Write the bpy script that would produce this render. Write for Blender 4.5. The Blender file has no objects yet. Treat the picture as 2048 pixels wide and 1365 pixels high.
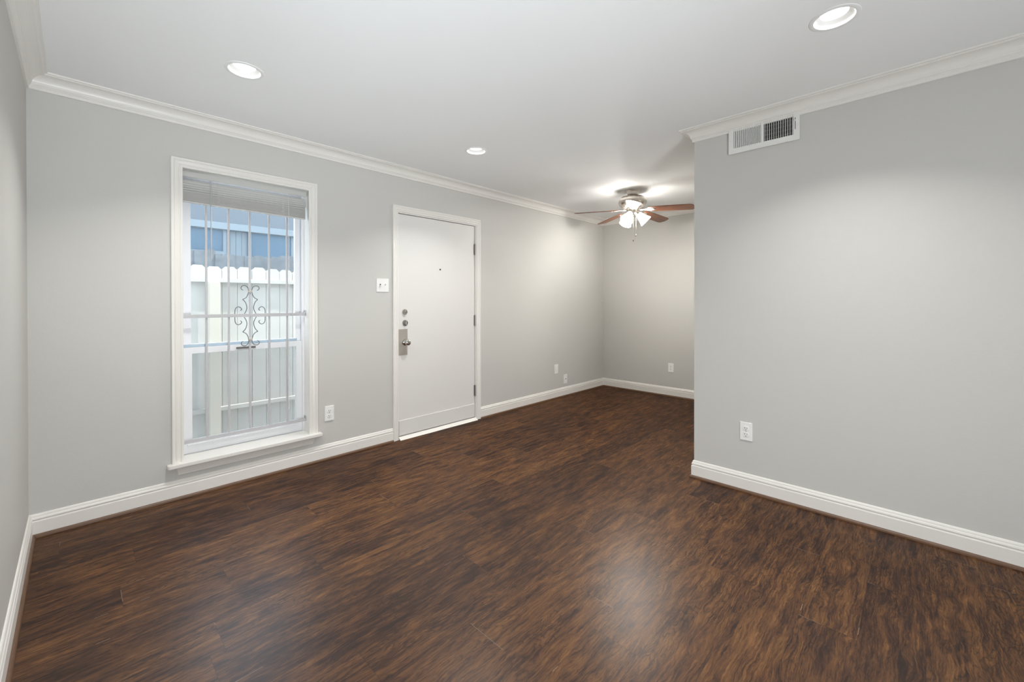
import bpy, bmesh, math, random
from mathutils import Vector, Matrix
random.seed(7)
PI = math.pi
S = bpy.context.scene
COL = S.collection

# ------------------------------------------------------------------ camera
cam_data = bpy.data.cameras.new('camera')
cam = bpy.data.objects.new('camera', cam_data)
COL.objects.link(cam)
rx = Vector((0.69517, -0.718845, -0.001106))
ry = Vector((0.004197, 0.00252, 0.999988))
rz = Vector((-0.718834, -0.695166, 0.004769))
m3 = Matrix((rx, ry, rz)).transposed()
cam.matrix_world = Matrix.Translation((0, 0, 1.2351)) @ m3.to_4x4()
cam_data.sensor_width = 36.0
cam_data.sensor_fit = 'HORIZONTAL'
cam_data.lens = 14.8032
cam_data.shift_y = -0.036062
cam_data.clip_start = 0.02
S.camera = cam

# ------------------------------------------------------------------ world, sun, exposure
S.view_settings.view_transform = 'Standard'
S.view_settings.look = 'None'
S.view_settings.gamma = 1.0
S.view_settings.use_curve_mapping = False
S.view_settings.exposure = 0.0
SKY_STRENGTH = 4.8
SUN_STRENGTH = 12.0
DOWNLIGHT = 10.4
FAN_SHADE = 22.0
FAN_BULB = 1120.0
ROOM_FILL = 58.0
CEILING_FILL = 8.5

world = bpy.data.worlds.new('daylight')
S.world = world
world.use_nodes = True
bg = world.node_tree.nodes['Background']
bg.inputs['Color'].default_value = (0.80, 0.90, 1.0, 1)
bg.inputs['Strength'].default_value = SKY_STRENGTH

sun_d = bpy.data.lights.new('sun', 'SUN')
sun_d.energy = SUN_STRENGTH
sun_d.angle = math.radians(0.6)
sun_d.color = (1.0, 0.97, 0.90)
sun = bpy.data.objects.new('sun', sun_d)
COL.objects.link(sun)
sun.location = (6, -1, 9)
sun.rotation_euler = Vector((0.45, -0.13, 0.88)).to_track_quat('Z', 'Y').to_euler()


def area_light(name, loc, target, sx, sy, power, color):
    d = bpy.data.lights.new(name, 'AREA')
    d.shape = 'RECTANGLE'
    d.size, d.size_y = sx, sy
    d.energy = power
    d.color = color
    o = bpy.data.objects.new(name, d)
    COL.objects.link(o)
    o.location = loc
    dv = Vector(target) - Vector(loc)
    o.rotation_euler = dv.to_track_quat('-Z', 'Y').to_euler()
    return o


# unseen fill lights added behind the camera to brighten room and ceiling
bo = area_light('room_fill', (0.15, -2.0, 0.30), (1.5, 2.3, 2.44), 0.8, 0.8, ROOM_FILL, (0.92, 0.965, 1.0))
bo.data.spread = math.radians(130)
up = area_light('ceiling_fill', (0.10, -0.75, 0.25), (0.85, 1.85, 2.44), 0.35, 0.35, CEILING_FILL, (0.86, 0.94, 1.0))
up.data.spread = math.radians(72)

# ------------------------------------------------------------------ dimensions
DB = 3.3514      # wall with window and door
UL = -0.1792     # left wall
UR = 3.0258      # right wall
VE = 1.1396      # end of right wall
UF = 5.3936      # far wall of the alcove
VR = -2.40       # wall behind camera
H = 2.44

# ------------------------------------------------------------------ node helpers


class NT:
    def __init__(self, name):
        self.m = bpy.data.materials.new(name)
        self.m.use_nodes = True
        self.t = self.m.node_tree
        self.t.nodes.clear()
        self.out = self.t.nodes.new('ShaderNodeOutputMaterial')

    def n(self, typ, props=None, **inp):
        nd = self.t.nodes.new('ShaderNode' + typ)
        for k, v in (props or {}).items():
            setattr(nd, k, v)
        for k, v in inp.items():
            key = k.replace('_', ' ')
            if key.startswith('i') and key[1:].isdigit():
                s = nd.inputs[int(key[1:])]
            else:
                s = nd.inputs[key]
            self.put(s, v)
        return nd

    def put(self, s, v):
        if isinstance(v, bpy.types.NodeSocket):
            self.t.links.new(v, s)
        elif isinstance(v, bpy.types.Node):
            self.t.links.new(v.outputs[0], s)
        else:
            if isinstance(v, tuple) and len(v) == 3 and s.type == 'RGBA':
                v = v + (1,)
            s.default_value = v

    def math(self, op, a, b=None, c=None):
        nd = self.t.nodes.new('ShaderNodeMath')
        nd.operation = op
        self.put(nd.inputs[0], a)
        if b is not None:
            self.put(nd.inputs[1], b)
        if c is not None:
            self.put(nd.inputs[2], c)
        return nd.outputs[0]

    def mix(self, fac, a, b, blend='MIX'):
        nd = self.t.nodes.new('ShaderNodeMix')
        nd.data_type = 'RGBA'
        nd.blend_type = blend
        self.put(nd.inputs[0], fac)
        self.put(nd.inputs[6], a)
        self.put(nd.inputs[7], b)
        return nd.outputs[2]

    def ramp(self, fac, stops):
        nd = self.t.nodes.new('ShaderNodeValToRGB')
        el = nd.color_ramp.elements
        while len(el) < len(stops):
            el.new(0.5)
        for e, (p, c) in zip(el, stops):
            e.position = p
            e.color = tuple(c) + (1,) if len(c) == 3 else c
        self.put(nd.inputs[0], fac)
        return nd.outputs[0]

    def vec(self, x, y, z):
        nd = self.t.nodes.new('ShaderNodeCombineXYZ')
        for i, v in enumerate((x, y, z)):
            self.put(nd.inputs[i], v)
        return nd.outputs[0]

    def surf(self, sh):
        self.t.links.new(sh if isinstance(sh, bpy.types.NodeSocket) else sh.outputs[0], self.out.inputs[0])
        return self.m


def paint(name, col, rough=0.5, bump=0.0, scale=200.0, spec=0.5, metal=0.0, var=0.0, vscale=3.0, dist=0.001):
    b = NT(name)
    geo = b.n('NewGeometry')
    base = col
    if var > 0:
        nz = b.n('TexNoise', Vector=geo.outputs['Position'], Scale=vscale, Detail=3.0)
        base = b.mix(nz.outputs[0], tuple(c * (1 - var) for c in col), tuple(min(1, c * (1 + var)) for c in col))
    p = b.n('BsdfPrincipled', Base_Color=base, Roughness=rough, Metallic=metal)
    p.inputs['Specular IOR Level'].default_value = spec
    if bump > 0:
        nz = b.n('TexNoise', Vector=geo.outputs['Position'], Scale=scale, Detail=2.0)
        bp = b.n('Bump', Strength=bump, Distance=dist, Height=nz.outputs[0])
        b.t.links.new(bp.outputs[0], p.inputs['Normal'])
    return b.surf(p)


def emit(name, col, strength):
    b = NT(name)
    return b.surf(b.n('Emission', Color=col, Strength=strength))


M = {}
M['wall'] = paint('wall_paint', (0.588, 0.580, 0.553), 0.55, bump=0.25, scale=260, spec=0.25, dist=0.0015)
M['ceiling'] = paint('ceiling_paint', (0.88, 0.89, 0.89), 0.7, bump=0.15, scale=180, spec=0.2)
M['trim'] = paint('trim_enamel', (0.80, 0.78, 0.74), 0.35, spec=0.45)
M['door'] = paint('door_enamel', (0.745, 0.735, 0.71), 0.42, bump=0.06, scale=40, spec=0.4)
M['vinyl'] = paint('window_vinyl', (0.82, 0.83, 0.85), 0.35)
M['plate'] = paint('plate_plastic', (0.86, 0.86, 0.84), 0.3)
M['slot'] = paint('slot_dark', (0.03, 0.03, 0.03), 0.5)
M['steel'] = paint('satin_steel', (0.36, 0.345, 0.325), 0.36, metal=1.0, bump=0.03, scale=300)
M['chrome'] = paint('polished_steel', (0.62, 0.60, 0.57), 0.14, metal=1.0)
M['nickel'] = paint('brushed_nickel', (0.62, 0.58, 0.53), 0.28, metal=1.0, bump=0.02, scale=400)
M['plateSteel'] = paint('guard_plate_steel', (0.50, 0.47, 0.43), 0.42, metal=0.5, spec=0.4)
M['lock'] = paint('lock_bronze', (0.16, 0.15, 0.14), 0.4, metal=0.5)
M['rail'] = paint('rail_shade_tint', (0.40, 0.50, 0.58), 0.4)  # bluish shade on the upper sash rail, put into the colour
M['grille'] = paint('grille_paint', (0.52, 0.515, 0.53), 0.45)
M['scroll'] = paint('scroll_backlit', (0.10, 0.115, 0.13), 0.45)  # backlit darkness of the scroll is put into its colour
M['collar'] = paint('collar_paint', (0.55, 0.51, 0.45), 0.5)
_b = NT('blind_vinyl')
_p = _b.n('BsdfPrincipled', Base_Color=(0.80, 0.79, 0.76), Roughness=0.4)
_t = _b.n('BsdfTranslucent', Color=(0.75, 0.76, 0.76))
M['blind'] = _b.surf(_b.n('MixShader', i0=0.34, i1=_p, i2=_t))
M['cord'] = paint('cord_white', (0.75, 0.75, 0.74), 0.7)
M['vent'] = paint('vent_enamel', (0.80, 0.80, 0.78), 0.4)
M['damper'] = paint('damper_grey', (0.22, 0.22, 0.21), 0.5)
M['dark'] = paint('cavity_shade', (0.012, 0.012, 0.011), 0.8)  # black standing in for the shade inside openings
M['lens'] = emit('downlight_lens', (1.0, 0.98, 0.95), 2.6)
M['lightTrim'] = paint('downlight_trim', (0.85, 0.85, 0.84), 0.4)
M['fence'] = paint('fence_whitewash', (0.41, 0.40, 0.375), 0.8, bump=0.3, scale=60, var=0.10, vscale=6)
M['postCream'] = paint('fence_post_cream', (0.42, 0.395, 0.335), 0.8, bump=0.2, scale=60)
M['oldFence'] = paint('weathered_wood', (0.135, 0.152, 0.168), 0.9, var=0.45, vscale=14)
M['houseTrim'] = paint('house_trim', (0.145, 0.18, 0.208), 0.7)
M['houseSiding'] = paint('house_siding', (0.17, 0.215, 0.255), 0.7)
M['roof'] = paint('roof_shingle', (0.013, 0.025, 0.038), 0.9, var=0.2, vscale=12)
M['houseGlass'] = paint('house_window_glass', (0.055, 0.105, 0.155), 0.3, var=0.15, vscale=4)
M['ground'] = paint('patio_concrete', (0.42, 0.42, 0.40), 0.9, bump=0.2, scale=50, var=0.1)


def glass_material(name, tint, haze):
    b = NT(name)
    lw = b.n('LayerWeight', Blend=0.12)
    tr = b.n('BsdfTransparent', Color=tint)
    gl = b.n('BsdfGlossy', Color=(1, 1, 1), Roughness=0.02)
    fac = b.math('MULTIPLY', lw.outputs['Fresnel'], 0.6)
    mx = b.n('MixShader', i0=fac, i1=tr, i2=gl)
    if haze > 0:
        df = b.n('BsdfDiffuse', Color=(0.8, 0.82, 0.84))
        mx = b.n('MixShader', i0=haze, i1=mx, i2=df)
    return b.surf(mx)


M['glass'] = glass_material('window_glass', (0.95, 0.97, 0.98), 0.04)
M['screen'] = glass_material('insect_screen', (0.80, 0.80, 0.80), 0.10)
b = NT('wand_acrylic')
M['wand'] = b.surf(b.n('BsdfPrincipled', Base_Color=(0.45, 0.46, 0.47), Roughness=0.2))


def shade_mat():
    b = NT('frosted_shade')
    e = b.n('Emission', Color=(1.0, 0.96, 0.90), Strength=FAN_SHADE)
    tr = b.n('BsdfTransparent', Color=(1, 1, 1))
    return b.surf(b.n('MixShader', i0=0.77, i1=tr, i2=e))


M['shade'] = shade_mat()
M['bulb'] = emit('bulb_glow', (1.0, 0.965, 0.91), FAN_BULB)


def blade_mat():
    b = NT('blade_cherry')
    tc = b.n('TexCoord')
    mp = b.n('Mapping', Vector=tc.outputs['Object'])
    mp.inputs['Scale'].default_value = (4, 60, 4)
    nz = b.n('TexNoise', Vector=mp.outputs[0], Scale=1.0, Detail=5.0, Distortion=0.5)
    c = b.ramp(nz.outputs[0], [(0.3, (0.095, 0.030, 0.012)), (0.6, (0.18, 0.062, 0.024)), (0.8, (0.25, 0.092, 0.036))])
    return b.surf(b.n('BsdfPrincipled', Base_Color=c, Roughness=0.35))


M['blade'] = blade_mat()


def floor_mat(name, along_x=True, planks=True, gain=1.0):
    b = NT(name)
    geo = b.n('NewGeometry')
    sp = b.n('SeparateXYZ', Vector=geo.outputs['Position'])
    X, Y = sp.outputs[0], sp.outputs[1]
    if not along_x:
        X, Y = Y, X
    mul, add, sub = (lambda a, c: b.math('MULTIPLY', a, c)), (lambda a, c: b.math('ADD', a, c)), (lambda a, c: b.math('SUBTRACT', a, c))

    def noise(x, y, z, detail, rough=0.5, dist=0.0):
        return b.n('TexNoise', Vector=b.vec(x, y, z), Scale=1.0, Detail=detail, Roughness=rough, Distortion=dist).outputs[0]
    W, L = 0.1795, 1.22
    yr = b.math('DIVIDE', add(Y, 0.0195 + W * 40), W)
    row = b.math('FLOOR', yr)
    r1 = b.n('TexWhiteNoise', {'noise_dimensions': '1D'}, W=row)
    xs = add(b.math('DIVIDE', add(X, mul(r1.outputs[0], L * 7)), L), 30.0)
    col = b.math('FLOOR', xs)
    wid = b.n('TexWhiteNoise', {'noise_dimensions': '2D'}, Vector=b.vec(row, col, 0.0))
    idc = b.n('SeparateColor', Color=wid.outputs['Color'])
    gx = add(X, mul(idc.outputs[0], 19.0))
    gy = add(Y, mul(idc.outputs[1], 13.0))
    gz = mul(idc.outputs[2], 9.0)
    # slow waviness of the figure
    warp = noise(mul(gx, 3.8), mul(gy, 9.0), gz, 5.0, 0.60)
    gyw = add(gy, mul(sub(warp, 0.5), 0.062))
    # tone: broad dark and light clouds along the grain
    cloud = noise(mul(gx, 5.5), mul(gyw, 27.0), gz, 8.0, 0.70, 0.25)
    # growth ring contours
    ringf = noise(mul(gx, 1.7), mul(gyw, 9.0), add(gz, 3.3), 4.0, 0.5, 0.3)
    fr = b.math('FRACT', add(mul(ringf, 24.0), mul(cloud, 1.2)))
    ring = b.math('SMOOTH_MAX', 0.0, sub(1.0, mul(b.math('ABSOLUTE', sub(fr, 0.5)), 4.5)), 0.05)
    # fibres
    fib = noise(mul(gx, 7.5), mul(gyw, 170.0), gz, 5.0, 0.72, 0.15)
    pore = noise(mul(gx, 24.0), mul(gyw, 420.0), gz, 2.0, 0.6)
    v = add(mul(cloud, 0.52), mul(fib, 0.42))
    v = add(v, mul(pore, 0.06))
    v = add(v, mul(sub(wid.outputs['Value'], 0.5), 0.07))
    g = gain
    c = b.ramp(v, [(0.38, (0.0140 * g, 0.0048 * g, 0.0024 * g)), (0.45, (0.032 * g, 0.0115 * g, 0.0050 * g)),
                   (0.505, (0.067 * g, 0.0265 * g, 0.0098 * g)), (0.565, (0.115 * g, 0.0495 * g, 0.0160 * g)),
                   (0.65, (0.180 * g, 0.083 * g, 0.0275 * g))])
    sel = b.n('MapRange', Value=noise(mul(gx, 2.2), mul(gyw, 6.0), add(gz, 7.7), 2.0))
    sel.inputs['From Min'].default_value = 0.40
    sel.inputs['From Max'].default_value = 0.62
    lm = mul(mul(ring, sel.outputs[0]), 0.75)
    g = gain
    pm = b.n('MapRange', Value=pore)
    pm.inputs['From Min'].default_value = 0.60
    pm.inputs['From Max'].default_value = 0.72
    lm = b.math('MAXIMUM', lm, mul(pm.outputs[0], 0.45))
    c = b.mix(lm, c, (0.0125 * g, 0.0055 * g, 0.0036 * g))
    if planks:
        fy = b.math('FRACT', yr)
        dy = mul(b.math('MINIMUM', fy, sub(1.0, fy)), W)
        fx = b.math('FRACT', xs)
        dx = mul(b.math('MINIMUM', fx, sub(1.0, fx)), L)
        seam = b.math('MAXIMUM', b.math('LESS_THAN', dy, 0.0006), b.math('LESS_THAN', dx, 0.0008))
        c = b.mix(mul(seam, 0.6), c, (0.016, 0.008, 0.0055))
        # scuffed, whitened stretches of the plank edges
        sc = noise(mul(X, 3.1), mul(row, 5.7), 0.0, 2.0)
        scm = mul(b.math('GREATER_THAN', sc, 0.67), b.math('LESS_THAN', dy, 0.0010))
        sc2 = noise(mul(Y, 6.0), mul(xs, 0.4), 0.0, 1.0)
        scm2 = mul(b.math('GREATER_THAN', sc2, 0.58), b.math('LESS_THAN', dx, 0.0010))
        c = b.mix(mul(b.math('MAXIMUM', scm, mul(scm2, 0.35)), 0.6), c, (0.50, 0.42, 0.36))
        # tiny pale specks of grit
        vo = b.n('TexVoronoi', Vector=b.vec(X, Y, 0.0), Scale=3.2)
        c = b.mix(mul(b.math('LESS_THAN', vo.outputs['Distance'], 0.0075), 0.7), c, (0.55, 0.50, 0.45))
    # matte vinyl: diffuse print under a thin satin wear layer
    rn = noise(mul(X, 2.2), mul(Y, 2.2), 0.0, 2.0)
    bp = b.n('Bump', Strength=0.25, Distance=0.0012, Height=sub(v, mul(lm, 0.25)))
    df = b.n('BsdfDiffuse', Color=c)
    gl = b.n('BsdfGlossy', Color=(1, 1, 1), Roughness=add(add(0.25, mul(fib, 0.10)), mul(rn, 0.06)))
    fr2 = b.n('Fresnel', IOR=1.40)
    for nd in (df, gl, fr2):
        b.t.links.new(bp.outputs[0], nd.inputs['Normal'])
    return b.surf(b.n('MixShader', i0=b.math('MINIMUM', fr2.outputs[0], FLOOR_GLOSS), i1=df, i2=gl))


FLOOR_GLOSS = 0.060
M['floor'] = floor_mat('floor_hickory', gain=1.04)
M['shoeX'] = M['shoeY'] = paint('shoe_moulding_wood', (0.125, 0.064, 0.034), 0.4, var=0.25, vscale=25)

# ------------------------------------------------------------------ mesh helpers


def add_box(bm, x0, x1, y0, y1, z0, z1, bevel=0.0, seg=2):
    vs = [bm.verts.new((x, y, z)) for x in (x0, x1) for y in (y0, y1) for z in (z0, z1)]
    idx = [(0, 1, 3, 2), (4, 6, 7, 5), (0, 4, 5, 1), (2, 3, 7, 6), (0, 2, 6, 4), (1, 5, 7, 3)]
    fs = [bm.faces.new([vs[i] for i in f]) for f in idx]
    if bevel > 0:
        es = set(e for f in fs for e in f.edges)
        bmesh.ops.bevel(bm, geom=list(es), offset=bevel, segments=seg, affect='EDGES', profile=0.5)
    return bm


def add_prism(bm, pts, a0, a1, axis='y', bevel=0.0):
    """outline pts (two coords) extruded along axis"""
    def P(q, a):
        if axis == 'y':
            return (q[0], a, q[1])
        if axis == 'z':
            return (q[0], q[1], a)
        return (a, q[0], q[1])
    A = [bm.verts.new(P(q, a0)) for q in pts]
    B = [bm.verts.new(P(q, a1)) for q in pts]
    n = len(pts)
    fs = [bm.faces.new(A[::-1]), bm.faces.new(B)]
    for i in range(n):
        fs.append(bm.faces.new((A[i], A[(i + 1) % n], B[(i + 1) % n], B[i])))
    if bevel > 0:
        es = [e for e in fs[0].edges] + [e for e in fs[1].edges]
        bmesh.ops.bevel(bm, geom=es, offset=bevel, segments=2, affect='EDGES', profile=0.5)


def add_lathe(bm, prof, seg=40, mat=None, cap0=False, cap1=False):
    """prof list of (r, z) revolved about z"""
    mat = mat or Matrix.Identity(4)
    rings = []
    for r, z in prof:
        if r < 1e-6:
            rings.append([bm.verts.new(mat @ Vector((0, 0, z)))])
        else:
            rings.append([bm.verts.new(mat @ Vector((r * math.cos(2 * PI * k / seg), r * math.sin(2 * PI * k / seg), z))) for k in range(seg)])
    for a, c in zip(rings[:-1], rings[1:]):
        for k in range(seg):
            k2 = (k + 1) % seg
            if len(a) == 1 and len(c) == 1:
                continue
            if len(a) == 1:
                bm.faces.new((a[0], c[k2], c[k]))
            elif len(c) == 1:
                bm.faces.new((a[k], a[k2], c[0]))
            else:
                bm.faces.new((a[k], a[k2], c[k2], c[k]))
    if cap0 and len(rings[0]) > 1:
        bm.faces.new(rings[0][::-1])
    if cap1 and len(rings[-1]) > 1:
        bm.faces.new(rings[-1])


def smooth_pts(pts, n=6):
    """Catmull-Rom"""
    P = [Vector(p) for p in pts]
    out = []
    for i in range(len(P) - 1):
        p0 = P[max(i - 1, 0)]
        p1, p2 = P[i], P[i + 1]
        p3 = P[min(i + 2, len(P) - 1)]
        for k in range(n):
            t = k / n
            out.append(0.5 * ((2 * p1) + (-p0 + p2) * t + (2 * p0 - 5 * p1 + 4 * p2 - p3) * t * t + (-p0 + 3 * p1 - 3 * p2 + p3) * t ** 3))
    out.append(P[-1])
    return out


def add_tube(bm, pts, r, seg=8):
    P = [Vector(p) for p in pts]
    rings = []
    prev = None
    for i, p in enumerate(P):
        a = P[max(i - 1, 0)]
        c = P[min(i + 1, len(P) - 1)]
        t = (c - a).normalized()
        if prev is None:
            ref = Vector((0, 1, 0)) if abs(t.y) < 0.9 else Vector((1, 0, 0))
            nrm = t.cross(ref).normalized()
        else:
            nrm = (prev - t * prev.dot(t)).normalized()
        prev = nrm
        bn = t.cross(nrm)
        rings.append([bm.verts.new(p + nrm * (r * math.cos(2 * PI * k / seg)) + bn * (r * math.sin(2 * PI * k / seg))) for k in range(seg)])
    for a, c in zip(rings[:-1], rings[1:]):
        for k in range(seg):
            bm.faces.new((a[k], a[(k + 1) % seg], c[(k + 1) % seg], c[k]))
    bm.faces.new(rings[0][::-1])
    bm.faces.new(rings[-1])


def obj(name, bm, mat, parent=None, loc=None, smooth=False, rot=None):
    bmesh.ops.recalc_face_normals(bm, faces=bm.faces[:])
    me = bpy.data.meshes.new(name)
    bm.to_mesh(me)
    bm.free()
    if smooth:
        for p in me.polygons:
            p.use_smooth = True
        try:
            me.set_sharp_from_angle(angle=math.radians(35))
        except Exception:
            pass
    me.materials.append(mat)
    o = bpy.data.objects.new(name, me)
    COL.objects.link(o)
    if parent is not None:
        o.parent = parent
    if loc is not None:
        o.location = loc
    if rot is not None:
        o.rotation_euler = rot
    return o


def NB():
    return bmesh.new()


def box_obj(name, dims, mat, parent=None, bevel=0.0, **k):
    bm = NB()
    add_box(bm, *dims, bevel=bevel)
    return obj(name, bm, mat, parent, **k)


def struct(o, label=None):
    o['kind'] = 'structure'
    if label:
        o['label'] = label
    return o


def thing(name, label, cat, loc=(0, 0, 0), rotz=0.0, group=None, kind=None):
    o = bpy.data.objects.new(name, None)
    o.empty_display_size = 0.05
    COL.objects.link(o)
    o.location = loc
    o.rotation_euler = (0, 0, rotz)
    if label:
        o['label'] = label
    if cat:
        o['category'] = cat
    if group:
        o['group'] = group
    if kind:
        o['kind'] = kind
    return o


def dup(root, loc, rotz, label, group=None):
    r = root.copy()
    COL.objects.link(r)
    r.location = loc
    r.rotation_euler = (0, 0, rotz)
    r['label'] = label
    if group:
        r['group'] = group
    for ch in list(root.children):
        c = ch.copy()
        COL.objects.link(c)
        c.parent = r
        for g in list(ch.children):
            d = g.copy()
            COL.objects.link(d)
            d.parent = c
    return r


def circle(cx, cy, r, n=40):
    return [(cx + r * math.cos(2 * PI * k / n), cy + r * math.sin(2 * PI * k / n)) for k in range(n)]


def holed_slab(bm, outer, holes, P, d0, d1):
    """flat outline with holes, filled on both sides; P(a,b,d) -> point"""
    for d in (d0, d1):
        edges = []
        for loop in [outer] + holes:
            vs = [bm.verts.new(P(a, c, d)) for a, c in loop]
            edges += [bm.edges.new((vs[i], vs[(i + 1) % len(vs)])) for i in range(len(vs))]
        bmesh.ops.triangle_fill(bm, edges=edges, use_beauty=True, use_dissolve=False)
    for loop in [outer] + holes:
        A = [bm.verts.new(P(a, c, d0)) for a, c in loop]
        B = [bm.verts.new(P(a, c, d1)) for a, c in loop]
        n = len(loop)
        for i in range(n):
            bm.faces.new((A[i], A[(i + 1) % n], B[(i + 1) % n], B[i]))
    bmesh.ops.remove_doubles(bm, verts=bm.verts[:], dist=1e-5)


def rect(x0, x1, y0, y1):
    return [(x0, y0), (x1, y0), (x1, y1), (x0, y1)]


def trim_run(name, A, B, nrm, prof, k0, k1, mat, z0=0.0, parent=None):
    """profile (d from wall, z) swept from A to B on the floor plan; k = +1 inner mitre, -1 outer, 0 square"""
    A, B, nrm = Vector((*A, 0)), Vector((*B, 0)), Vector((*nrm, 0))
    t = (B - A).normalized()
    bm = NB()
    va = [bm.verts.new(A + t * (k0 * d) + nrm * d + Vector((0, 0, z0 + z))) for d, z in prof]
    vb = [bm.verts.new(B - t * (k1 * d) + nrm * d + Vector((0, 0, z0 + z))) for d, z in prof]
    n = len(prof)
    for i in range(n):
        bm.faces.new((va[i], va[(i + 1) % n], vb[(i + 1) % n], vb[i]))
    bm.faces.new(va)
    bm.faces.new(vb[::-1])
    return struct(obj(name, bm, mat, parent))


# ------------------------------------------------------------------ floor, ceiling, walls
struct(box_obj('floor', (UL - 0.12, UF + 0.12, VR - 0.12, DB + 0.14, -0.10, 0.0), M['floor']), 'dark brown wood plank floor')

DL = [(0.612, 2.522), (2.217, 2.540), (2.242, 0.262), (0.612, 0.262)]
bm = NB()
holed_slab(bm, rect(UL - 0.12, UF + 0.12, VR - 0.12, DB + 0.2), [circle(x, y, 0.076) for x, y in DL],
           lambda a, c, d: (a, c, d), H, H + 0.10)
struct(obj('ceiling', bm, M['ceiling']), 'flat white ceiling with recessed lights')

WIN = (0.443, 1.257, 0.195, 2.110)
DOOR = (1.985, 2.925, -0.001, 2.048)
bm = NB()
# outline goes round the door so that it stays one simple region
outer = [(UL - 0.12, 0.0), (DOOR[0], 0.0), (DOOR[0], DOOR[3]), (DOOR[1], DOOR[3]), (DOOR[1], 0.0), (UF + 0.12, 0.0), (UF + 0.12, H), (UL - 0.12, H)]
holed_slab(bm, outer, [rect(WIN[0], WIN[1], WIN[2], WIN[3])], lambda a, c, d: (a, d, c), DB, DB + 0.20)
struct(obj('wall_front', bm, M['wall']), 'light grey painted wall holding the window and door')
struct(box_obj('wall_left', (UL - 0.12, UL, VR - 0.12, DB, 0.0, H), M['wall']))
struct(box_obj('wall_right', (UR, UR + 0.12, VR - 0.12, VE, 0.0, H), M['wall']))
struct(box_obj('wall_alcove_side', (UR + 0.12, UF + 0.12, VE - 0.12, VE, 0.0, H), M['wall']))
struct(box_obj('wall_alcove_end', (UF, UF + 0.12, VE, DB, 0.0, H), M['wall']))
struct(box_obj('wall_rear', (UL, UR, VR - 0.12, VR, 0.0, H), M['wall']))

# crown moulding (profile: distance from wall, height under the ceiling)
CROWN = [(0, -0.085), (0.009, -0.085), (0.011, -0.083), (0.011, -0.071), (0.0135, -0.068), (0.0155, -0.066), (0.0155, -0.062), (0.019, -0.0595)]
for k in range(9):
    a = k / 8 * PI / 2
    CROWN.append((0.021 + 0.043 * (1 - math.cos(a)) , -0.056 + 0.040 * math.sin(a)))
CROWN += [(0.066, -0.0155), (0.069, -0.013), (0.069, -0.009), (0.078, -0.008), (0.079, -0.006), (0.079, 0), (0, 0)]
trim_run('trim_1', (UL, DB), (UF, DB), (0, -1), CROWN, 1, 1, M['trim'], H)
trim_run('trim_2', (UL, VR), (UL, DB), (1, 0), CROWN, 1, 1, M['trim'], H)
trim_run('trim_3', (UR, VE), (UR, VR), (-1, 0), CROWN, -1, 1, M['trim'], H)
trim_run('trim_4', (UF, VE), (UR, VE), (0, 1), CROWN, 1, -1, M['trim'], H)
trim_run('trim_5', (UF, DB), (UF, VE), (-1, 0), CROWN, 1, 1, M['trim'], H)

# baseboards and stained shoe moulding
BASE = [(0, 0), (0.0145, 0), (0.0145, 0.080), (0.0125, 0.084), (0.0095, 0.0855), (0.0095, 0.0885), (0.0125, 0.090), (0.0135, 0.094),
        (0.0115, 0.101), (0.0085, 0.105), (0.0085, 0.108), (0.0065, 0.114), (0.004, 0.1175), (0, 0.119)]
SHOE = [(0.0145, 0), (0.027, 0), (0.0265, 0.005), (0.0245, 0.010), (0.0205, 0.0145), (0.0145, 0.016)]
DC0, DC1 = 1.942, 2.974   # outer edges of the door casing
runs = [('front', (UL, DB), (DC0, DB), (0, -1), 1, 0, 'X'), ('front_far', (DC1, DB), (UF, DB), (0, -1), 0, 1, 'X'),
        ('left', (UL, VR), (UL, DB), (1, 0), 1, 1, 'Y'), ('right', (UR, VE), (UR, VR), (-1, 0), -1, 1, 'Y'),
        ('alcove_side', (UF, VE), (UR, VE), (0, 1), 1, -1, 'X'), ('alcove_end', (UF, DB), (UF, VE), (-1, 0), 1, 1, 'Y')]
for i, (nm, A, B, n, k0, k1, ax) in enumerate(runs):
    trim_run('baseboard_' + nm, A, B, n, BASE, k0, k1, M['trim'])
    trim_run('trim_%d' % (6 + i), A, B, n, SHOE, k0, k1, M['shoe' + ax])

# ------------------------------------------------------------------ window


def casing_mesh(uL, uR, zb, zt, prof, v):
    """three mitred legs around an opening; prof (w outwards, d out of wall)"""
    bm = NB()
    secs = [[(uL - w, v - d, zb) for w, d in prof], [(uL - w, v - d, zt + w) for w, d in prof],
            [(uR + w, v - d, zt + w) for w, d in prof], [(uR + w, v - d, zb) for w, d in prof]]
    R = [[bm.verts.new(p) for p in s] for s in secs]
    n = len(prof)
    for a, c in zip(R[:-1], R[1:]):
        for i in range(n):
            bm.faces.new((a[i], a[(i + 1) % n], c[(i + 1) % n], c[i]))
    bm.faces.new(R[0])
    bm.faces.new(R[-1][::-1])
    return bm


CAS = [(0, 0), (0, 0.009), (0.003, 0.0115), (0.012, 0.012), (0.015, 0.0095), (0.018, 0.009), (0.022, 0.0125), (0.032, 0.0155), (0.040, 0.0165),
       (0.0425, 0.0145), (0.045, 0.0175), (0.049, 0.0195), (0.057, 0.0195), (0.060, 0.017), (0.060, 0)]
JL, JR, JT = 0.459, 1.242, 2.094
SZ = 0.227
win = thing('window_1', 'white framed double hung window with iron bars and raised blind', None, (0, 0, 0), kind='structure')
o = obj('window_casing', casing_mesh(0.4685, 1.2325, SZ, 2.087, CAS, DB), M['trim'], win)
bm = NB()
add_box(bm, WIN[0], JL, DB - 0.001, DB + 0.199, WIN[2], WIN[3])
obj('jamb', bm, M['trim'], win)
bm = NB()
add_box(bm, JR, WIN[1], DB - 0.001, DB + 0.199, WIN[2], WIN[3])
obj('jamb', bm, M['trim'], win)
bm = NB()
add_box(bm, JL, JR, DB - 0.001, DB + 0.199, JT, WIN[3])
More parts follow.
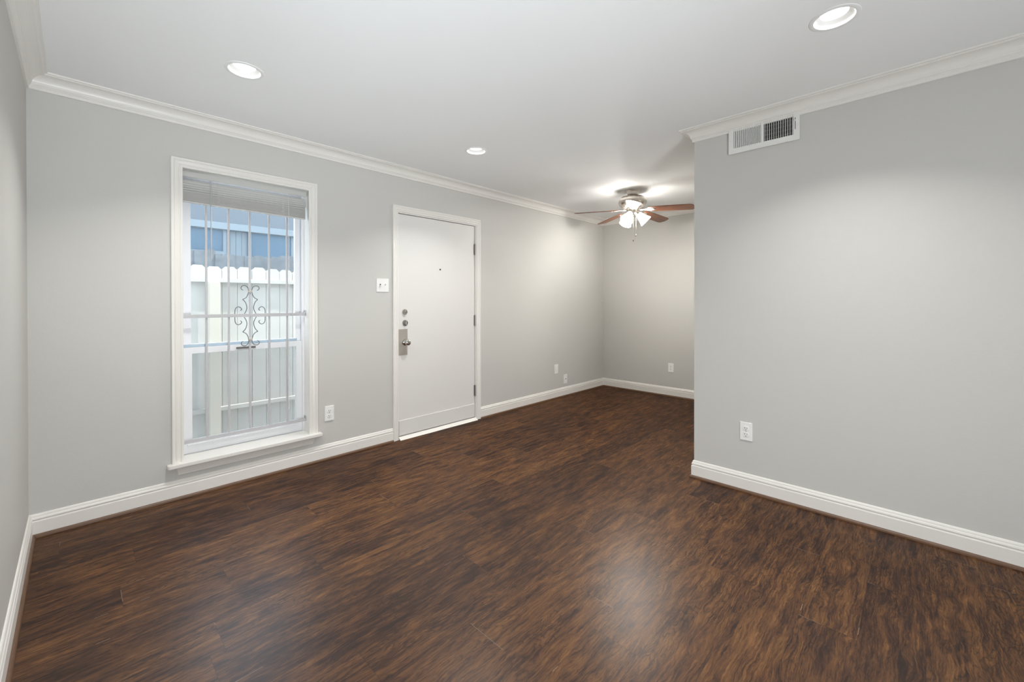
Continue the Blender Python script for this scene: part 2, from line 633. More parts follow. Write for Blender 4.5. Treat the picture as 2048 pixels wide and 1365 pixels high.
obj('head_jamb', bm, M['trim'], win)
# sill board with horns
bm = NB()
add_prism(bm, [(0.384, DB), (0.384, DB - 0.042), (0.388, DB - 0.048), (0.394, DB - 0.050), (1.306, DB - 0.050), (1.312, DB - 0.048), (1.316, DB - 0.042), (1.316, DB),
               (JR, DB), (JR, DB + 0.13), (JL, DB + 0.13), (JL, DB)], SZ - 0.023, SZ, axis='z', bevel=0.003)
obj('window_sill', bm, M['trim'], win)
# apron, ends cut back on a slope
bm = NB()
ap = [(0, 0.150), (0.009, 0.150), (0.010, 0.160), (0.013, 0.163), (0.0145, 0.170), (0.022, 0.190), (0.027, 0.198), (0.030, 0.204), (0, 0.204)]


def apx(z, s):
    k = (z - 0.150) / 0.054
    return (0.440 - 0.012 * k) if s < 0 else (1.256 + 0.012 * k)


va = [bm.verts.new((apx(z, -1), DB - d, z)) for d, z in ap]
vb = [bm.verts.new((apx(z, 1), DB - d, z)) for d, z in ap]
for i in range(len(ap)):
    j = (i + 1) % len(ap)
    bm.faces.new((va[i], va[j], vb[j], vb[i]))
bm.faces.new(va)
bm.faces.new(vb[::-1])
obj('apron', bm, M['trim'], win)


def frame_mesh(x0, x1, z0, z1, l, r, bt, t, y0, y1, bev=0.002):
    bm = NB()
    holed_slab(bm, rect(x0, x1, z0, z1), [rect(x0 + l, x1 - r, z0 + bt, z1 - t)], lambda a, c, d: (a, d, c), y0, y1)
    return bm


VO = DB
fr = obj('window_frame', frame_mesh(JL, JR, SZ - 0.005, JT, 0.012, 0.014, 0.008, 0.03, VO + 0.121, VO + 0.199), M['vinyl'], win)
# upper sash (outer track)
us = obj('upper_sash', frame_mesh(0.473, 1.226, 0.905, 2.064, 0.060, 0.037, 0.050, 0.016, VO + 0.158, VO + 0.185), M['vinyl'], win)
box_obj('glass', (0.531, 1.191, 0.953, 2.016, VO + 0.0, VO + 0.0), M['glass']) if False else None
bm = NB()
add_box(bm, 0.530, 1.192, VO + 0.170, VO + 0.174, 0.950, 2.052)
obj('upper_pane', bm, M['glass'], us)
# lower sash (inner track)
ls = obj('lower_sash', frame_mesh(0.472, 1.227, 0.2315, 0.934, 0.061, 0.042, 0.0865, 0.040, VO + 0.128, VO + 0.155), M['vinyl'], win)
bm = NB()
add_box(bm, 0.530, 1.188, VO + 0.140, VO + 0.144, 0.315, 0.897)
obj('lower_pane', bm, M['glass'], ls)
box_obj('lift_rail', (0.505, 1.195, VO + 0.116, VO + 0.1285, 0.284, 0.293), M['vinyl'], ls, bevel=0.003)
box_obj('sash_lock', (0.785, 0.905, VO + 0.116, VO + 0.1285, 0.905, 0.918), M['lock'], ls, bevel=0.002)['label'] = 'dark sash lock'
box_obj('rail_shade_strip', (0.487, 1.200, VO + 0.1562, VO + 0.1585, 0.930, 0.9535), M['rail'], us)['label'] = 'added strip with the shade of the meeting rail painted blue grey'  # thin strip added to carry the painted shade of the rail
bm = NB()
add_box(bm, 0.500, 1.200, VO + 0.190, VO + 0.1915, 0.27, 0.93)
obj('insect_screen', bm, M['screen'], win)

# ------------------------------------------------------------------ security grille inside the window
gr = thing('window_grille', 'white iron security bars with a scroll ornament painted dark as if backlit across the window', 'window bars', (0.864, DB + 0.090, 1.14))
GX, GY, GZ = 0.864, DB + 0.090, 1.14


def gbox(name, x0, x1, y0, y1, z0, z1, mat, bev=0.001):
    return box_obj(name, (x0 - GX, x1 - GX, y0, y1, z0 - GZ, z1 - GZ), mat, gr, bevel=bev)


for z in (0.3205, 1.143, 1.985):
    hb = gbox('cross_bar', JL + 0.0015, JR - 0.0015, -0.004, 0.004, z - 0.0115, z + 0.0115, M['grille'])
    for sx, x in ((1, JL + 0.001), (-1, JR - 0.001)):
        bm = NB()
        xa, xb = sorted((x, x + sx * 0.004))
        add_box(bm, xa - GX, xb - GX, -0.004, 0.024, z - 0.0115 - GZ, z + 0.032 - GZ, bevel=0.001)
        obj('mounting_tab', bm, M['grille'], hb)
        bm = NB()
        mt = Matrix.Translation((x + sx * 0.0045 - GX, 0.012, z + 0.022 - GZ)) @ Matrix.Rotation(sx * PI / 2, 4, 'Y')
        add_lathe(bm, [(0.0035, 0), (0.0030, 0.0015), (0, 0.002)], 12, mt)
        obj('screw', bm, M['slot'], hb)
for x in (0.6077, 0.7355, 0.864, 0.9889, 1.1106):
    gbox('upright_bar', x - 0.006, x + 0.006, 0.0045, 0.0165, 0.310, 1.990, M['grille'], 0.0015)

L1 = [(0.8207, 1.3272), (0.8106, 1.3326), (0.8074, 1.3451), (0.8167, 1.3574), (0.8329, 1.3588), (0.8451, 1.3498), (0.852, 1.3359), (0.8541, 1.3218), (0.8511, 1.303), (0.8387, 1.2747), (0.8164, 1.2605)]
L2 = [(0.8164, 1.2605), (0.8325, 1.2419), (0.8418, 1.2138), (0.8417, 1.1903), (0.8322, 1.167), (0.822, 1.1485)]
L3 = [(0.802, 1.1815), (0.8101, 1.1884), (0.8061, 1.2), (0.7921, 1.2085), (0.7782, 1.2026), (0.7702, 1.1843), (0.7693, 1.146)]
for sx in (1, -1):
    bm = NB()
    for sz in (1, -1):
        for L in (L1, L2, L3):
            pts = []
            for u, z in L:
                zz = z - 1.1455
                uu = (u - 0.864) * (1 if sx > 0 else -1)
                pts.append((uu, 0.000, (zz if sz > 0 else -zz) + 1.143 - GZ - 0.002))
            add_tube(bm, smooth_pts(pts, 6), 0.0025, 8)
    obj('scroll', bm, M['scroll'], gr, smooth=True)['label'] = 'iron scroll painted dark as if backlit'
for z in (1.143 + 0.170, 1.143 - 0.172):
    gbox('collar', 0.864 - 0.0115, 0.864 + 0.0115, -0.006, 0.019, z - 0.0105, z + 0.0105, M['collar'], 0.0055)['label'] = 'beige collar clamp'

# ------------------------------------------------------------------ mini blind
bl = thing('window_blind', 'raised white mini blind bunched at the top of the window', 'blind', (0.855, DB + 0.055, JT))
BX, BY, BZ = 0.855, DB + 0.055, JT
X0, X1 = 0.470 - BX, 1.233 - BX
bm = NB()
add_prism(bm, [(-0.014, -0.012), (0.012, -0.012), (0.012, -0.043), (0.008, -0.0455), (-0.012, -0.0455), (-0.0145, -0.042)], X0, X1, axis='x', bevel=0.001)
obj('headrail', bm, M['blind'], bl)


def slat_mesh(x0, x1, w=0.025, camber=0.0022):
    bm = NB()
    prof = []
    for k in range(5):
        t = k / 4 - 0.5
        prof.append((t * w, camber * (1 - 4 * t * t)))
    prof2 = [(y, z - 0.0004) for y, z in prof[::-1]]
    add_prism(bm, prof + prof2, x0, x1, axis='x')
    return bm


slat0 = None
zs = []
for k in range(5):
    zs.append((-0.0745 - 0.0150 * k, math.radians(60 - 3 * k)))
for k in range(25):
    zs.append((-0.1440 - 0.0026 * k, math.radians(40 + random.uniform(-5, 5))))
for k, (z, a) in enumerate(zs):
    if slat0 is None:
        slat0 = obj('slat', slat_mesh(X0 + 0.006, X1 - 0.006), M['blind'], bl, smooth=True)
        s = slat0
    else:
        s = slat0.copy()
        COL.objects.link(s)
        s.parent = bl
    s.location = (0, 0, z)
    s.rotation_euler = (a, -math.radians(0.0 if k < 5 else -0.9 * min(1, (k - 4) / 25)), 0)
bm = NB()
add_box(bm, X0 + 0.006, X1 - 0.006, -0.0125, 0.0125, -0.005, 0.004, bevel=0.003)
obj('bottom_rail', bm, M['blind'], bl, loc=(0, 0, -0.2115), rot=(0, math.radians(0.9), 0))
# tilt wand
bm = NB()
add_tube(bm, [(0.6235 - BX, -0.021, -0.052), (0.6238 - BX, -0.022, -0.32), (0.6245 - BX, -0.022, -0.575)], 0.0036, 6)
obj('tilt_wand', bm, M['wand'], bl, smooth=True)
# lift cord
bm = NB()
add_tube(bm, [(1.104 - BX, -0.018, -0.05), (1.1045 - BX, -0.019, -0.7), (1.103 - BX, -0.017, -1.66)], 0.0016, 6)
obj('lift_cord', bm, M['cord'], bl, smooth=True)
for x in (0.665, 1.066):
    bm = NB()
    for dy in (-0.0145, 0.0145):
        add_tube(bm, [(x - BX, dy, -0.045), (x - BX, dy, -0.150), (x - BX, dy, -0.216)], 0.0009, 5)
    # slack loops hanging in front of the bunched slats
    pts = []
    for k in range(34):
        t = k / 33
        pts.append((x - BX + 0.010 * math.sin(t * 20) * (0.5 + t), -0.0165 - 0.003 * math.cos(t * 17), -0.140 - 0.082 * t + 0.006 * math.cos(t * 20)))
    add_tube(bm, pts, 0.0009, 5)
    obj('ladder_cord', bm, M['cord'], bl, smooth=True)

# ------------------------------------------------------------------ door
door = thing('door_1', 'flat white entry door with two deadbolts and a knob', None, (0, 0, 0), kind='structure')
DCAS = [(0, 0), (0, 0.008), (0.003, 0.011), (0.012, 0.0115), (0.015, 0.009), (0.020, 0.0125), (0.032, 0.0145), (0.036, 0.0125), (0.040, 0.0155), (0.045, 0.017), (0.052, 0.017), (0.055, 0.015), (0.055, 0)]
obj('door_casing', casing_mesh(1.998, 2.919, 0.0, 2.046, DCAS, DB), M['trim'], door)
bm = NB()
add_box(bm, DOOR[0], 2.001, DB - 0.0005, DB + 0.199, 0.0, DOOR[3])
add_box(bm, 2.909, DOOR[1], DB - 0.0005, DB + 0.199, 0.0, DOOR[3])
add_box(bm, 2.001, 2.909, DB - 0.0005, DB + 0.199, 2.036, DOOR[3])
add_box(bm, 2.001, 2.014, DB + 0.054, DB + 0.075, 0.0, 2.036)
add_box(bm, 2.896, 2.909, DB + 0.054, DB + 0.075, 0.0, 2.036)
add_box(bm, 2.014, 2.896, DB + 0.054, DB + 0.075, 2.023, 2.036)
obj('door_frame', bm, M['trim'], door)
SX0, SX1 = 2.0045, 2.9025
slab = box_obj('door_slab', (SX0, SX1, DB + 0.006, DB + 0.050, 0.030, 2.030), M['door'], door, bevel=0.0015)
box_obj('kick_panel', (SX0 + 0.002, SX1 - 0.002, DB - 0.0005, DB + 0.0062, 0.032, 0.168), M['door'], slab, bevel=0.0015)
# sloped threshold
bm = NB()
add_prism(bm, [(DB - 0.034, 0.0), (DB - 0.030, 0.004), (DB - 0.002, 0.024), (DB + 0.055, 0.026), (DB + 0.10, 0.020), (DB + 0.10, 0.0)], 2.003, 2.916, axis='x')
obj('threshold', bm, M['trim'], door)
FY = DB + 0.006   # face of the slab


def face_lathe(u, z, prof, mat, name, parent, seg=28, y=FY):
    bm = NB()
    mt = Matrix.Translation((u, y, z)) @ Matrix.Rotation(PI / 2, 4, 'X')
    add_lathe(bm, prof, seg, mt)
    return obj(name, bm, mat, parent, smooth=True)


ph = face_lathe(2.465, 1.553, [(0.0085, 0.0), (0.0085, 0.002), (0.0065, 0.003), (0.006, 0.0015), (0, 0.0012)], M['slot'], 'peephole', slab)
ph['label'] = 'dark peephole'
# deadbolts
d1 = face_lathe(2.069, 1.147, [(0.0270, 0), (0.0265, 0.006), (0.0235, 0.010), (0.0185, 0.011), (0.0175, 0.013), (0, 0.014)], M['chrome'], 'deadbolt', slab)
bm = NB()
add_prism(bm, [(-0.0175, -0.0062), (0.0175, -0.0062), (0.016, 0.001), (0.004, 0.019), (0, 0.021), (-0.004, 0.019), (-0.016, 0.001)], -0.026, -0.012, axis='y', bevel=0.002)
obj('thumb_turn', bm, M['chrome'], d1, loc=(2.069, FY, 1.147))
d2 = face_lathe(2.073, 1.047, [(0.0275, 0), (0.0275, 0.004), (0.0255, 0.008), (0.016, 0.010), (0.015, 0.012), (0, 0.0125)], M['steel'], 'deadbolt', slab)
box_obj('thumb_turn', (-0.0045, 0.0045, -0.026, -0.011, -0.019, 0.019), M['steel'], d2, bevel=0.003, loc=(2.073, FY, 1.047))
# guard plate and knob
gp = box_obj('guard_plate', (SX0 + 0.001, 2.098, FY - 0.003, FY + 0.0005, 0.756, 0.992), M['plateSteel'], slab, bevel=0.0012)
knob_prof = [(0.032, 0.003), (0.032, 0.006), (0.029, 0.010), (0.018, 0.013), (0.0125, 0.017), (0.012, 0.030), (0.016, 0.035), (0.0225, 0.041), (0.0268, 0.049),
             (0.0275, 0.056), (0.0255, 0.063), (0.020, 0.068), (0.012, 0.0705), (0, 0.071)]
kn = face_lathe(2.070, 0.872, knob_prof, M['chrome'], 'door_knob', slab)
bm = NB()
add_box(bm, -0.002, 0.002, -0.0735, -0.0695, -0.006, 0.006, bevel=0.001)
obj('privacy_button', bm, M['slot'], kn, loc=(2.070, FY, 0.872))
# hinges
for zc in (1.787, 1.044, 0.308):
    bm = NB()
    x = 2.9055
    zt = 0.0545
    seg = 5
    for k in range(seg):
        za = zc - zt + 2 * zt * k / seg
        zb2 = zc - zt + 2 * zt * (k + 1) / seg - 0.0012
        add_lathe(bm, [(0, za), (0.0058, za), (0.0058, zb2), (0, zb2)], 14, Matrix.Translation((x, DB - 0.003, 0)))
    for s in (-1, 1):
        add_lathe(bm, [(0, zc + s * zt), (0.0062, zc + s * zt), (0.0045, zc + s * (zt + 0.004)), (0, zc + s * (zt + 0.006))], 14, Matrix.Translation((x, DB - 0.003, 0)))
    add_box(bm, x - 0.0105, x - 0.003, DB + 0.0035, DB + 0.0062, zc - zt, zc + zt)
    add_box(bm, x + 0.002, x + 0.0038, DB - 0.003, DB + 0.03, zc - zt, zc + zt)
    obj('hinge', bm, M['steel'], door, smooth=True)

# ------------------------------------------------------------------ wall plates


def plate_mesh(w, h, t=0.006):
    bm = NB()
    a, c = w / 2, h / 2
    add_box(bm, -a, a, -t, 0.0, -c, c)
    es = [e for e in bm.edges if all(v.co.y < -t + 1e-6 for v in e.verts)]
    bmesh.ops.bevel(bm, geom=es, offset=0.003, segments=3, affect='EDGES', profile=0.6)
    return bm


def receptacle_outline(r=0.0172, h=0.0138, n=10):
    pts = []
    a = math.acos(h / r)
    for k in range(n + 1):
        t = -(PI / 2 - a) + (PI - 2 * a) * k / n
        pts.append((r * math.cos(t), r * math.sin(t)))
    for k in range(n + 1):
        t = PI - (PI / 2 - a) + (PI - 2 * a) * k / n
        pts.append((r * math.cos(t), r * math.sin(t)))
    return pts


def make_outlet(label, loc, rotz, group):
    t = thing('wall_outlet', label, 'outlet', loc, rotz, group)
    obj('cover_plate', plate_mesh(0.072, 0.117), M['plate'], t)
    for zc in (0.0195, -0.0195):
        bm = NB()
        add_prism(bm, [(x, z + zc) for x, z in receptacle_outline()], -0.0085, -0.005, axis='y', bevel=0.0006)
        r = obj('receptacle', bm, M['plate'], t)
        for x, hh in ((-0.0064, 0.0045), (0.0064, 0.0037)):
            box_obj('slot', (x - 0.0014, x + 0.0014, -0.0088, -0.0080, zc + 0.0035 - hh, zc + 0.0035 + hh), M['slot'], r)
        bm = NB()
        add_prism(bm, [(0.0027 * math.cos(q), zc - 0.0080 + 0.0027 * math.sin(q)) for q in [PI * k / 6 for k in range(12)]], -0.0088, -0.0080, axis='y')
        obj('ground_hole', bm, M['slot'], r)
    bm = NB()
    add_lathe(bm, [(0.0032, 0), (0.0028, 0.0009), (0, 0.001)], 14, Matrix.Translation((0, -0.006, 0)) @ Matrix.Rotation(PI / 2, 4, 'X'))
    obj('screw', bm, M['plateSteel'], t)
    return t


GO = 'white duplex wall outlets'
o1 = make_outlet('white duplex outlet on the wall between the window and the door', (1.385, DB, 0.358), 0, GO)
dup(o1, (UR, 0.807, 0.392), -PI / 2, 'white duplex outlet on the bare wall under the air vent', GO)
dup(o1, (UF, 2.328, 0.374), -PI / 2, 'small white duplex outlet on the alcove end wall under the fan', GO)

# blank decorator plate
t = thing('wall_plate', 'white wall plate with a raised blank rectangle, higher of two beyond the door', 'wall plate', (4.279, DB, 0.374))
obj('cover_plate', plate_mesh(0.074, 0.120), M['plate'], t)
bm = NB()
add_box(bm, -0.0165, 0.0165, -0.0080, -0.005, -0.0335, 0.0335, bevel=0.0015)
obj('blank_insert', bm, M['plate'], t)
# low jack plate
t = thing('jack_plate', 'white jack plate just above the baseboard beyond the door', 'wall plate', (4.473, DB, 0.222))
obj('cover_plate', plate_mesh(0.072, 0.118), M['plate'], t)
bm = NB()
add_lathe(bm, [(0.0165, 0), (0.0165, 0.003), (0.014, 0.0045), (0, 0.0045)], 26, Matrix.Translation((0, -0.0055, 0.004)) @ Matrix.Rotation(PI / 2, 4, 'X'))
jk = obj('jack', bm, M['plate'], t, smooth=True)
box_obj('jack_opening', (-0.0065, 0.0065, -0.0106, -0.0098, -0.003, 0.011), M['slot'], jk)
for z in (0.042, -0.042):
    bm = NB()
    add_lathe(bm, [(0.0042, 0), (0.0036, 0.001), (0, 0.0012)], 14, Matrix.Translation((0, -0.006, z)) @ Matrix.Rotation(PI / 2, 4, 'X'))
    obj('screw', bm, M['plateSteel'], t)
# double light switch
t = thing('light_switch', 'white double toggle switch plate beside the door casing', 'light switch', (1.847, DB, 1.382))
obj('cover_plate', plate_mesh(0.116, 0.116), M['plate'], t)
for x, up in ((-0.0235, -1), (0.0235, 1)):
    bm = NB()
    add_box(bm, x - 0.0052, x + 0.0052, -0.0066, -0.0058, -0.0122, 0.0122)
    sl = obj('toggle_slot', bm, M['slot'] if up < 0 else M['plate'], t)  # left slot dark: the toggle's shadow put into its colour
    bm = NB()
    add_box(bm, -0.0042, 0.0042, -0.0180, 0.001, -0.0045, 0.0045, bevel=0.0012)
    obj('toggle', bm, M['plate'], t, loc=(x, -0.005, up * 0.003), rot=(up * math.radians(-28), 0, 0))
    for z in (0.030, -0.030):
        bm = NB()
        add_lathe(bm, [(0.0030, 0), (0.0026, 0.0009), (0, 0.001)], 12, Matrix.Translation((x, -0.006, z)) @ Matrix.Rotation(PI / 2, 4, 'X'))
        obj('screw', bm, M['plate'], t)

# ------------------------------------------------------------------ air vent on the right wall
VZ0, VZ1 = 2.211, 2.376
vw = 0.3945
vc = 0.7145
vent = thing('air_vent', 'white louvered supply vent tucked under the crown moulding', 'air vent', (UR, vc, (VZ0 + VZ1) / 2), -PI / 2)
hh = (VZ1 - VZ0) / 2
bm = NB()
ia, ib = -vw / 2 + 0.030, vw / 2 - 0.032
mid = -0.0
holed_slab(bm, rect(-vw / 2, vw / 2, -hh, hh), [rect(ia, mid - 0.007, -hh + 0.034, hh - 0.006), rect(mid + 0.007, ib, -hh + 0.034, hh - 0.006)],
           lambda a, c, d: (a, d, c), -0.014, -0.004)
add_box(bm, -vw / 2 + 0.004, vw / 2 - 0.004, -0.004, 0.0, -hh + 0.004, -hh + 0.007)
obj('vent_frame', bm, M['vent'], vent)
box_obj('duct_shade_plate', (ia - 0.004, ib + 0.004, -0.0012, -0.0003, -hh + 0.03, hh - 0.003), M['dark'], vent)  # flat black plate, the duct's inner shade painted on
lv = {}
for side, (xa, xb, n, ang) in {'L': (ia, mid - 0.007, 14, -31), 'R': (mid + 0.007, ib, 13, 30)}.items():
    for k in range(n):
        x = xa + (xb - xa) * (k + 0.5) / n
        if side not in lv:
            lv[side] = box_obj('louver', (-0.0007, 0.0007, -0.0062, 0.0062, -hh + 0.034, hh - 0.006), M['vent'], vent)
            l = lv[side]
        else:
            l = lv[side].copy()
            COL.objects.link(l)
            l.parent = vent
        l.location = (x, -0.0078, 0)
        l.rotation_euler = (0, 0, math.radians(ang))
bm = NB()
for k in range(4):
    z = -hh + 0.034 + 0.026 * (k + 0.6)
    add_box(bm, mid + 0.007, ib, -0.0022, -0.0013, z - 0.0012, z + 0.0012)
obj('damper_blades', bm, M['damper'], vent)
box_obj('lever_slot_shade', (ib + 0.0085, ib + 0.0115, -0.0144, -0.0138, -0.018, 0.052), M['dark'], vent)
box_obj('lever', (ib + 0.0085, ib + 0.0115, -0.024, -0.0138, 0.030, 0.040), M['vent'], vent, bevel=0.0008)
for x in (-vw / 2 + 0.012, vw / 2 - 0.010):
    bm = NB()
    add_lathe(bm, [(0.0042, 0), (0.0036, 0.0015), (0, 0.002)], 14, Matrix.Translation((x, -0.014, 0.004)) @ Matrix.Rotation(PI / 2, 4, 'X'))
    obj('screw', bm, M['vent'], vent)

# ------------------------------------------------------------------ recessed ceiling lights


def make_downlight(label, loc):
    t = thing('ceiling_light', label, 'ceiling light', loc, 0, 'recessed ceiling lights')
    bm = NB()
    add_lathe(bm, [(0.090, 0.0), (0.0892, -0.0018), (0.087, -0.0028), (0.076, -0.0032), (0.0725, -0.0025), (0.071, 0.0), (0.0745, 0.002)], 64)
    obj('trim_ring', bm, M['lightTrim'], t, smooth=True)
    bm = NB()
    add_lathe(bm, [(0.0725, -0.0025), (0.069, 0.004), (0.060, 0.014), (0.0505, 0.022), (0.0500, 0.025)], 64)
    obj('baffle', bm, M['lightTrim'], t, smooth=True)
    bm = NB()
    add_lathe(bm, [(0.0515, 0.024), (0.03, 0.0235), (0, 0.023)], 48)
    obj('lens', bm, M['lens'], t, smooth=True)
    bm = NB()
    add_lathe(bm, [(0.0755, 0.001), (0.0755, 0.09), (0, 0.09)], 32)
    obj('housing', bm, M['lightTrim'], t)
    ld = bpy.data.lights.new('downlight', 'AREA')
    ld.shape = 'DISK'
    ld.size = 0.094
    ld.energy = DOWNLIGHT
    ld.color = (1.0, 0.985, 0.955)
    ld.spread = math.radians(115)
    lo = bpy.data.objects.new('lamp', ld)
    COL.objects.link(lo)
    lo.parent = t
    lo.location = (0, 0, 0.0215)
    return t


d0 = make_downlight('round recessed ceiling light above the window', (DL[0][0], DL[0][1], H))
dup(d0, (DL[1][0], DL[1][1], H), 0, 'round recessed ceiling light in front of the entry door')
dup(d0, (DL[2][0], DL[2][1], H), 0, 'round recessed ceiling light near the air vent wall')
dup(d0, (DL[3][0], DL[3][1], H), 0, 'round recessed ceiling light over the camera spot')

# ------------------------------------------------------------------ ceiling fan
fan = thing('ceiling_fan', 'brushed nickel ceiling fan with five reddish brown blades and three lit shades', 'ceiling fan', (4.184, 2.231, H))
bm = NB()
add_lathe(bm, [(0, 0), (0.071, 0), (0.072, -0.006), (0.069, -0.012), (0.062, -0.016), (0.060, -0.030), (0.054, -0.044), (0.040, -0.052), (0.034, -0.056), (0.034, -0.066), (0, -0.066)], 48)
obj('canopy', bm, M['nickel'], fan, smooth=True)
bm = NB()
add_lathe(bm, [(0, -0.056), (0.045, -0.058), (0.085, -0.062), (0.118, -0.072), (0.138, -0.090), (0.147, -0.110), (0.147, -0.134), (0.140, -0.152), (0.122, -0.170), (0.095, -0.182), (0.075, -0.187), (0, -0.187)], 64)
obj('motor_housing', bm, M['nickel'], fan, smooth=True)
bm = NB()
add_lathe(bm, [(0, -0.180), (0.060, -0.184), (0.062, -0.196), (0.056, -0.206), (0.050, -0.212), (0.050, -0.240), (0.044, -0.252), (0.030, -0.262), (0.012, -0.266), (0.008, -0.275), (0, -0.277)], 40)
obj('switch_housing', bm, M['nickel'], fan, smooth=True)


def blade_outline():
    pts = [(0.170, -0.040), (0.176, -0.049), (0.190, -0.054), (0.30, -0.060), (0.45, -0.065), (0.578, -0.067), (0.606, -0.062), (0.624, -0.046), (0.631, -0.020), (0.632, 0.0),
           (0.631, 0.020), (0.624, 0.046), (0.606, 0.062), (0.578, 0.067), (0.45, 0.065), (0.30, 0.060), (0.190, 0.054), (0.176, 0.049), (0.170, 0.040)]
    return pts


def arm_mesh():
    bm = NB()
    pts = [(0.085, -0.014), (0.120, -0.012), (0.150, -0.018), (0.175, -0.034), (0.205, -0.038), (0.232, -0.026), (0.243, -0.010), (0.245, 0.0)]
    pts = pts + [(x, -y) for x, y in pts[-2::-1]]
    add_prism(bm, pts, -0.0085, -0.0040, axis='z', bevel=0.0012)
    for x, y in ((0.195, -0.022), (0.195, 0.022), (0.228, 0)):
        add_lathe(bm, [(0.006, -0.0085), (0.0055, -0.0105), (0.003, -0.0118), (0, -0.012)], 12, Matrix.Translation((x, y, 0)))
    add_box(bm, 0.070, 0.105, -0.012, 0.012, -0.010, 0.012, bevel=0.003)
    return bm


bl0 = ar0 = None
for k in range(5):
    az = math.radians(-79.56 + 72 * k)
    R = Matrix.Rotation(az, 4, 'Z') @ Matrix.Translation((0, 0, -0.205)) @ Matrix.Rotation(math.radians(4.2), 4, 'Y') @ Matrix.Rotation(math.radians(-12), 4, 'X')
    if bl0 is None:
        bm = NB()
        add_prism(bm, blade_outline(), -0.004, 0.003, axis='z', bevel=0.0012)
        bl0 = obj('blade', bm, M['blade'], fan)
        ar0 = obj('blade_arm', arm_mesh(), M['nickel'], bl0)
        bo = bl0
    else:
        bo = bl0.copy()
        COL.objects.link(bo)
        bo.parent = fan
        a2 = ar0.copy()
        COL.objects.link(a2)
        a2.parent = bo
    bo.matrix_local = R

# three bell shades on short arms
sh_prof = [(0.024, 0.0), (0.028, -0.010), (0.034, -0.030), (0.041, -0.055), (0.049, -0.080), (0.057, -0.102), (0.064, -0.118), (0.0665, -0.124),
           (0.0640, -0.124), (0.0605, -0.116), (0.053, -0.098), (0.045, -0.076), (0.037, -0.050), (0.030, -0.026), (0.022, -0.006), (0, -0.004)]
sh0 = bu0 = am0 = None
for az in (-58, 62, 182):
    tilt = math.radians(44)
    base = Matrix.Rotation(math.radians(az), 4, 'Z')
    Msh = base @ Matrix.Translation((0.054, 0, -0.250)) @ Matrix.Rotation(-tilt, 4, 'Y')
    if sh0 is None:
        bm = NB()
        add_lathe(bm, [(0, 0.030), (0.013, 0.030), (0.014, 0.012), (0.027, 0.006), (0.029, -0.006), (0.027, -0.018), (0.020, -0.018)], 28)
        am0 = obj('lamp_arm', bm, M['nickel'], fan, smooth=True)
        bm = NB()
        add_lathe(bm, sh_prof, 40)
        sh0 = obj('lamp_shade', bm, M['shade'], fan, smooth=True)
        sh0['label'] = 'lit frosted glass bell shade'
        bm = NB()
        add_lathe(bm, [(0, -0.022), (0.013, -0.024), (0.016, -0.040), (0.027, -0.066), (0.029, -0.082), (0.023, -0.100), (0.010, -0.109), (0, -0.110)], 24)
        bu0 = obj('bulb', bm, M['bulb'], sh0, smooth=True)
        a, s = am0, sh0
    else:
        a, s, bu = am0.copy(), sh0.copy(), bu0.copy()
        for q in (a, s, bu):
            COL.objects.link(q)
        a.parent = fan
        s.parent = fan
        bu.parent = s
    a.matrix_local = Msh
    s.matrix_local = Msh
for (x, y, zl) in ((0.020, -0.030, -0.475), (-0.022, -0.020, -0.530)):
    bm = NB()
    z = -0.255
    while z > zl:
        add_lathe(bm, [(0, z + 0.0012), (0.0011, z + 0.0006), (0.0011, z - 0.0006), (0, z - 0.0012)], 6, Matrix.Translation((x, y, 0)))
        z -= 0.0032
    add_tube(bm, [(x, y, -0.24), (x, y, zl)], 0.0007, 5)
    pc = obj('pull_chain', bm, M['nickel'], fan)
    bm = NB()
    add_lathe(bm, [(0, zl + 0.004), (0.004, zl), (0.0065, zl - 0.010), (0.0065, zl - 0.016), (0.003, zl - 0.024), (0, zl - 0.026)], 14, Matrix.Translation((x, y, 0)))
    obj('fob', bm, M['steel'], pc, smooth=True)

# ------------------------------------------------------------------ outside the window
GZ0 = -0.20
struct(box_obj('patio_ground', (-6, 12, DB + 0.20, 14, GZ0 - 0.1, GZ0), M['ground']), 'pale concrete side yard')
FV = 4.85
fence = thing('picket_fence', 'white dog eared picket fence just outside the window', 'fence', (1.2, FV, GZ0))
fx, fz = 1.2, GZ0


def picket(h, w=0.124, t=0.016, c=0.028):
    a = w / 2
    bm = NB()
    add_prism(bm, [(-a, 0), (a, 0), (a, h - c), (a - c, h), (-a + c, h), (-a, h - c)], 0, t, axis='y')
    return bm


p0 = None
for k in range(-8, 22):
    u = 0.788 + 0.1275 * k
    if p0 is None:
        p0 = obj('picket', picket(1.585 - GZ0), M['fence'], fence)
        q = p0
    else:
        q = p0.copy()
        COL.objects.link(q)
        q.parent = fence
    q.location = (u - fx, random.uniform(0, 0.004), random.uniform(-0.008, 0.006) - 0.0)
for z in (1.4465, 0.2125):
    bm = NB()
    add_box(bm, -1.5, 2.5, -0.040, 0.0, z - 0.019 - fz, z + 0.019 - fz, bevel=0.002)
    obj('rail', bm, M['fence'], fence)
for u in (0.898, 0.898 + 2.42, 0.898 - 2.42 + 1.0):
    bm = NB()
    add_box(bm, u - fx - 0.042, u - fx + 0.042, -0.130, -0.041, 0.0, 1.425 - fz, bevel=0.004)
    obj('post', bm, M['postCream'], fence)['label'] = 'cream fence post'

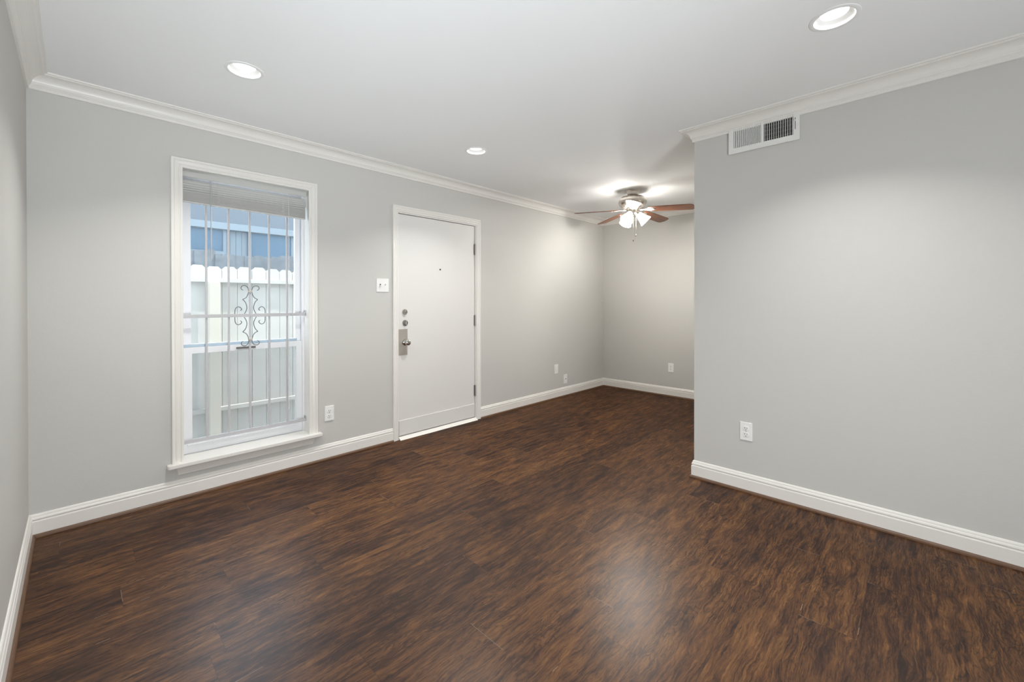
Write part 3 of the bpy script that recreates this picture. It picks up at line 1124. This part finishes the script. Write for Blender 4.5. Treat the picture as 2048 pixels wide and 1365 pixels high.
old = thing('board_fence', 'weathered grey board fence with ragged tops behind the white pickets', 'fence', (1.4, 5.6, GZ0))
b0 = None
for k in range(-9, 24):
    hgt = 1.80 - GZ0
    w = 0.097
    if k % 3 == 0 or b0 is None:
        bm = NB()
        a = w / 2
        j = random.uniform(-0.02, 0.02)
        add_prism(bm, [(-a, 0), (a, 0), (a, hgt - 0.008 + j), (a * 0.5, hgt - 0.002 + j), (a * 0.2, hgt - 0.010 + j), (-a * 0.2, hgt + 0.002 + j), (-a * 0.6, hgt - 0.006 + j), (-a, hgt - 0.004 + j)], 0, 0.018, axis='y')
        b0 = obj('board', bm, M['oldFence'], old)
        q = b0
    else:
        q = b0.copy()
        COL.objects.link(q)
        q.parent = old
    q.location = (k * 0.094, random.uniform(0, 0.012), random.uniform(-0.018, 0.010))
bm = NB()
add_box(bm, -0.95, 2.35, 0.030, 0.068, 1.55 - GZ0, 1.63 - GZ0)
obj('rail', bm, M['oldFence'], old)

HV = 8.0
house = thing('neighbor_house', 'blue and white neighbouring house seen above the fences', 'house', (1.9, HV, GZ0))
hx, hz = 1.9, GZ0


def hb(name, x0, x1, y0, y1, z0, z1, mat, parent=house, bev=0.0):
    return box_obj(name, (x0 - hx, x1 - hx, y0, y1, z0 - hz, z1 - hz), mat, parent, bevel=bev)


hb('wall', -2.5, 6.5, 0.10, 4.0, GZ0, 2.42, M['houseSiding'])
hb('header_board', -2.5, 6.5, -0.02, 0.10, 2.405, 2.510, M['houseTrim'])
bm = NB()
for k in range(5):
    u = 1.66 + 0.0825 * k
    add_box(bm, u - hx, u + 0.080 - hx, 0.075, 0.10, 0, 2.405 - hz, bevel=0.004)
obj('panel_siding', bm, M['houseTrim'], house)
for x0, x1, z0 in ((-0.2, 1.64, 2.055), (2.04, 2.66, 1.30), (2.80, 4.2, 1.3)):
    w = hb('window', x0, x1, 0.06, 0.10, z0, 2.40, M['houseGlass'])
    bm = NB()
    holed_slab(bm, rect(x0 - 0.045 - hx, x1 + 0.045 - hx, z0 - 0.05 - hz, 2.405 - hz), [rect(x0 - hx, x1 - hx, z0 - hz, 2.395 - hz)], lambda a, c, d: (a, d, c), 0.04, 0.10)
    obj('window_trim', bm, M['houseTrim'], w)
bm = NB()
add_prism(bm, [(-0.015, 2.506 - hz), (3.6, 3.88 - hz), (3.6, 3.80 - hz), (0.05, 2.506 - hz)], -2.7 - hx + 0.0, 6.7 - hx, axis='x')
obj('roof', bm, M['roof'], house)
